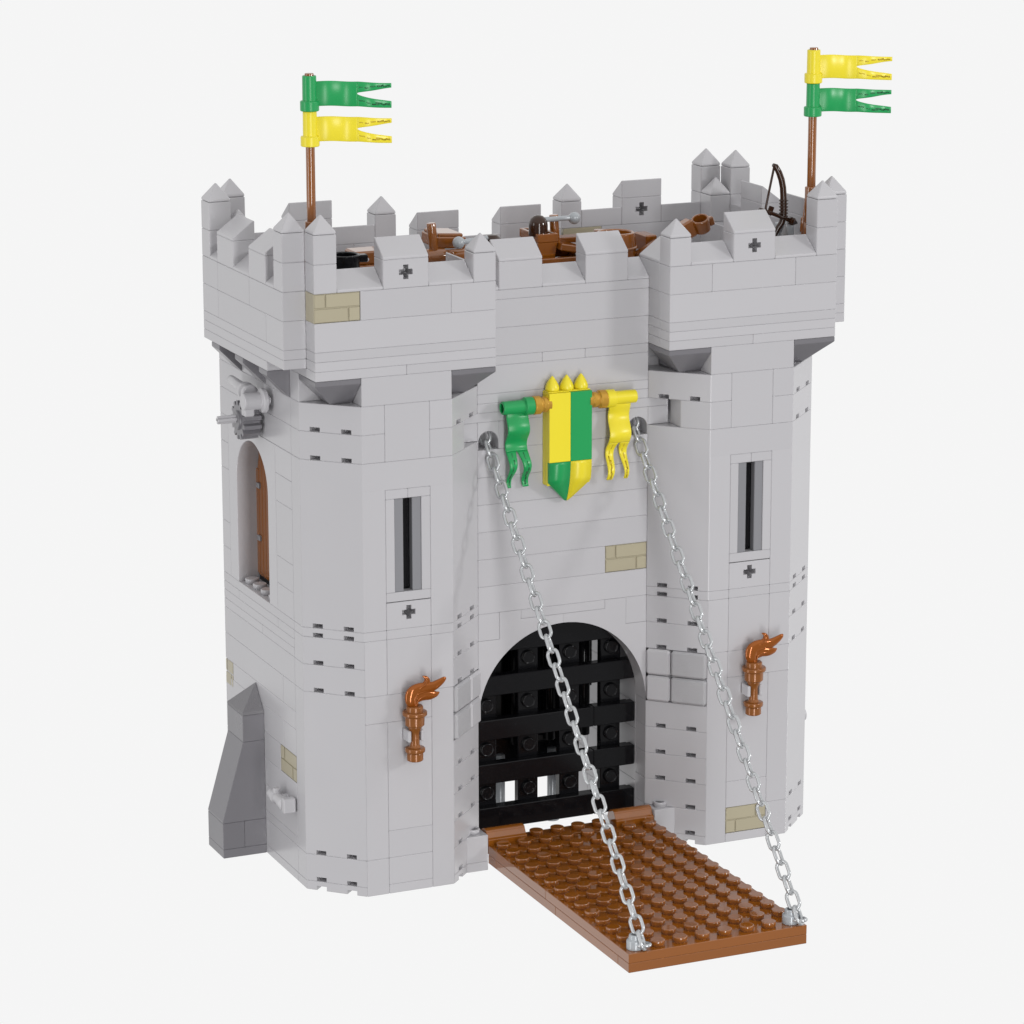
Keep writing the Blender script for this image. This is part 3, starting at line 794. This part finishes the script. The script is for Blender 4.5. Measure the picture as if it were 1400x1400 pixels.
bm = newbm(); tube(bm, [(21.75,2.95,27.66),(22.2,2.9,27.52),(23.3,2.85,27.07)], .09, 8)
lathe(bm, [(0,0),(.12,0),(.24,.02),(.24,.14),(.02,.42),(0,.42)], (23.2,2.85,27.11), (1.1,-.05,-.45), 4)
box(bm, 22.15, 22.4, 2.86, 2.94, 27.38, 27.78, .02, rot=('Y', 22))
obj('arrow', bm, UMBER, bw)
rk = thing('round_stand', 'grey round stand holding the bow beside a bright blade', 'stand', (23.1, 3.3, FL))
bm = newbm(); cyl(bm, .42, (23.2, 3.3, FL), (23.2, 3.3, 26.95), .05); obj('stand', bm, STEEL, rk)
bl = thing('blade', 'bright silver pointed blade standing below the bow', 'blade', (22.7, 2.8, FL))
bm = newbm(); hull(bm, [(22.66,2.7,FL),(23.1,2.7,FL),(22.88,2.55,FL),(22.88,2.85,FL),(22.66,2.7,26.5),(23.08,2.7,26.5),(22.93,2.7,27.05)], .01); obj('blade', bm, SILVER, bl)
sp = thing('spear', 'thin brown spear leaning beside the right flagpole', 'spear', (23.3, 2.0, FL))
bm = newbm(); tube(bm, [(23.3,2,FL),(23.48,2,27.3),(23.62,2,28.5)], .1, 10); cyl(bm, .17, (23.44,2,26.7), (23.49,2,27.35), .03); obj('shaft', bm, BROWN, sp)

# ------------------------------------------------------------------ camera
f = Vector((math.sin(.4150928)*math.cos(.2429810), math.cos(.4150928)*math.cos(.2429810), -math.sin(.2429810)))
r = Vector((math.cos(.4150928), -math.sin(.4150928), 0)); u = r.cross(f); ro = -.0013749
r2 = r*math.cos(ro)+u*math.sin(ro); u2 = -r*math.sin(ro)+u*math.cos(ro)
M = Matrix((r2, u2, -f)).transposed().to_4x4(); M.translation = CAM*S
cd = bpy.data.cameras.new('camera'); co = bpy.data.objects.new('camera', cd); COL.objects.link(co)
co.matrix_world = M; cd.sensor_width = 36; cd.lens = 4659.1066/1400*36; cd.clip_start = .05; cd.clip_end = 100
scene.camera = co

# ------------------------------------------------------------------ light: white studio surround and soft boxes
wd = bpy.data.worlds.new('World'); scene.world = wd; wd.use_nodes = True
nt = wd.node_tree; N = nt.nodes; L = nt.links
bg = N['Background']
tc = N.new('ShaderNodeTexCoord'); sx = N.new('ShaderNodeSeparateXYZ'); L.new(tc.outputs['Generated'], sx.inputs[0])
def node(op, a, b=None):
    n = N.new('ShaderNodeMath'); n.operation = op
    for k, q in enumerate((a, b)):
        if q is None: continue
        if isinstance(q, (int, float)): n.inputs[k].default_value = q
        else: L.new(q, n.inputs[k])
    return n.outputs[0]
def ramp(v, f0, f1, t0, t1):
    n = N.new('ShaderNodeMapRange'); n.interpolation_type = 'SMOOTHSTEP'
    for k, q in (('From Min', f0), ('From Max', f1), ('To Min', t0), ('To Max', t1)): n.inputs[k].default_value = q
    L.new(v, n.inputs['Value']); return n.outputs['Result']
# world brightness shaped for light: white behind, dim near side, bright above, dark below
fw = node('ADD', node('MULTIPLY', sx.outputs['X'], .403), node('MULTIPLY', sx.outputs['Y'], .915))
side_tone = ramp(fw, -.3, .1, .38, .915)
top_ = ramp(sx.outputs['Z'], .1, .6, 0, .86)
below_tone = ramp(sx.outputs['Z'], -.85, -.55, .3, 1)
L.new(node('MULTIPLY', node('MAXIMUM', side_tone, top_), below_tone), bg.inputs['Color']); bg.inputs['Strength'].default_value = 1.0
def area(name, loc, target, size, power, col=(1,1,1)):
    d = bpy.data.lights.new(name, 'AREA'); d.shape = 'SQUARE'; d.size = size*S; d.energy = power; d.color = col
    o = bpy.data.objects.new(name, d); COL.objects.link(o)
    o.location = Vector(loc)*S
    o.rotation_euler = (Vector(target)-Vector(loc)).to_track_quat('-Z', 'Y').to_euler()
    o['category'] = 'lamp'; o['label'] = name.replace('_', ' ')
    return o
T = (10, 0, 13)
def strip(name, loc, w, h, power):
    o = area(name, loc, (T[0], T[1], loc[2]), w, power)
    o.data.shape = 'RECTANGLE'; o.data.size = w*S; o.data.size_y = h*S
strip('left_strip', (-125, -14, 0), 22, 150, 3.6)
strip('front_strip', (-10, -132, 0), 20, 150, 7.0)
area('right_softbox', (105, -95, 60), T, 20, 3.4)

scene.view_settings.view_transform = 'Standard'; scene.view_settings.look = 'None'
scene.view_settings.exposure = 0; scene.view_settings.gamma = 1; scene.view_settings.use_curve_mapping = False
scene.render.engine = 'CYCLES'
scene.cycles.blur_glossy = 0
scene.cycles.sample_clamp_indirect = 6
for o in bpy.data.objects:
    if '_r' in o: del o['_r']
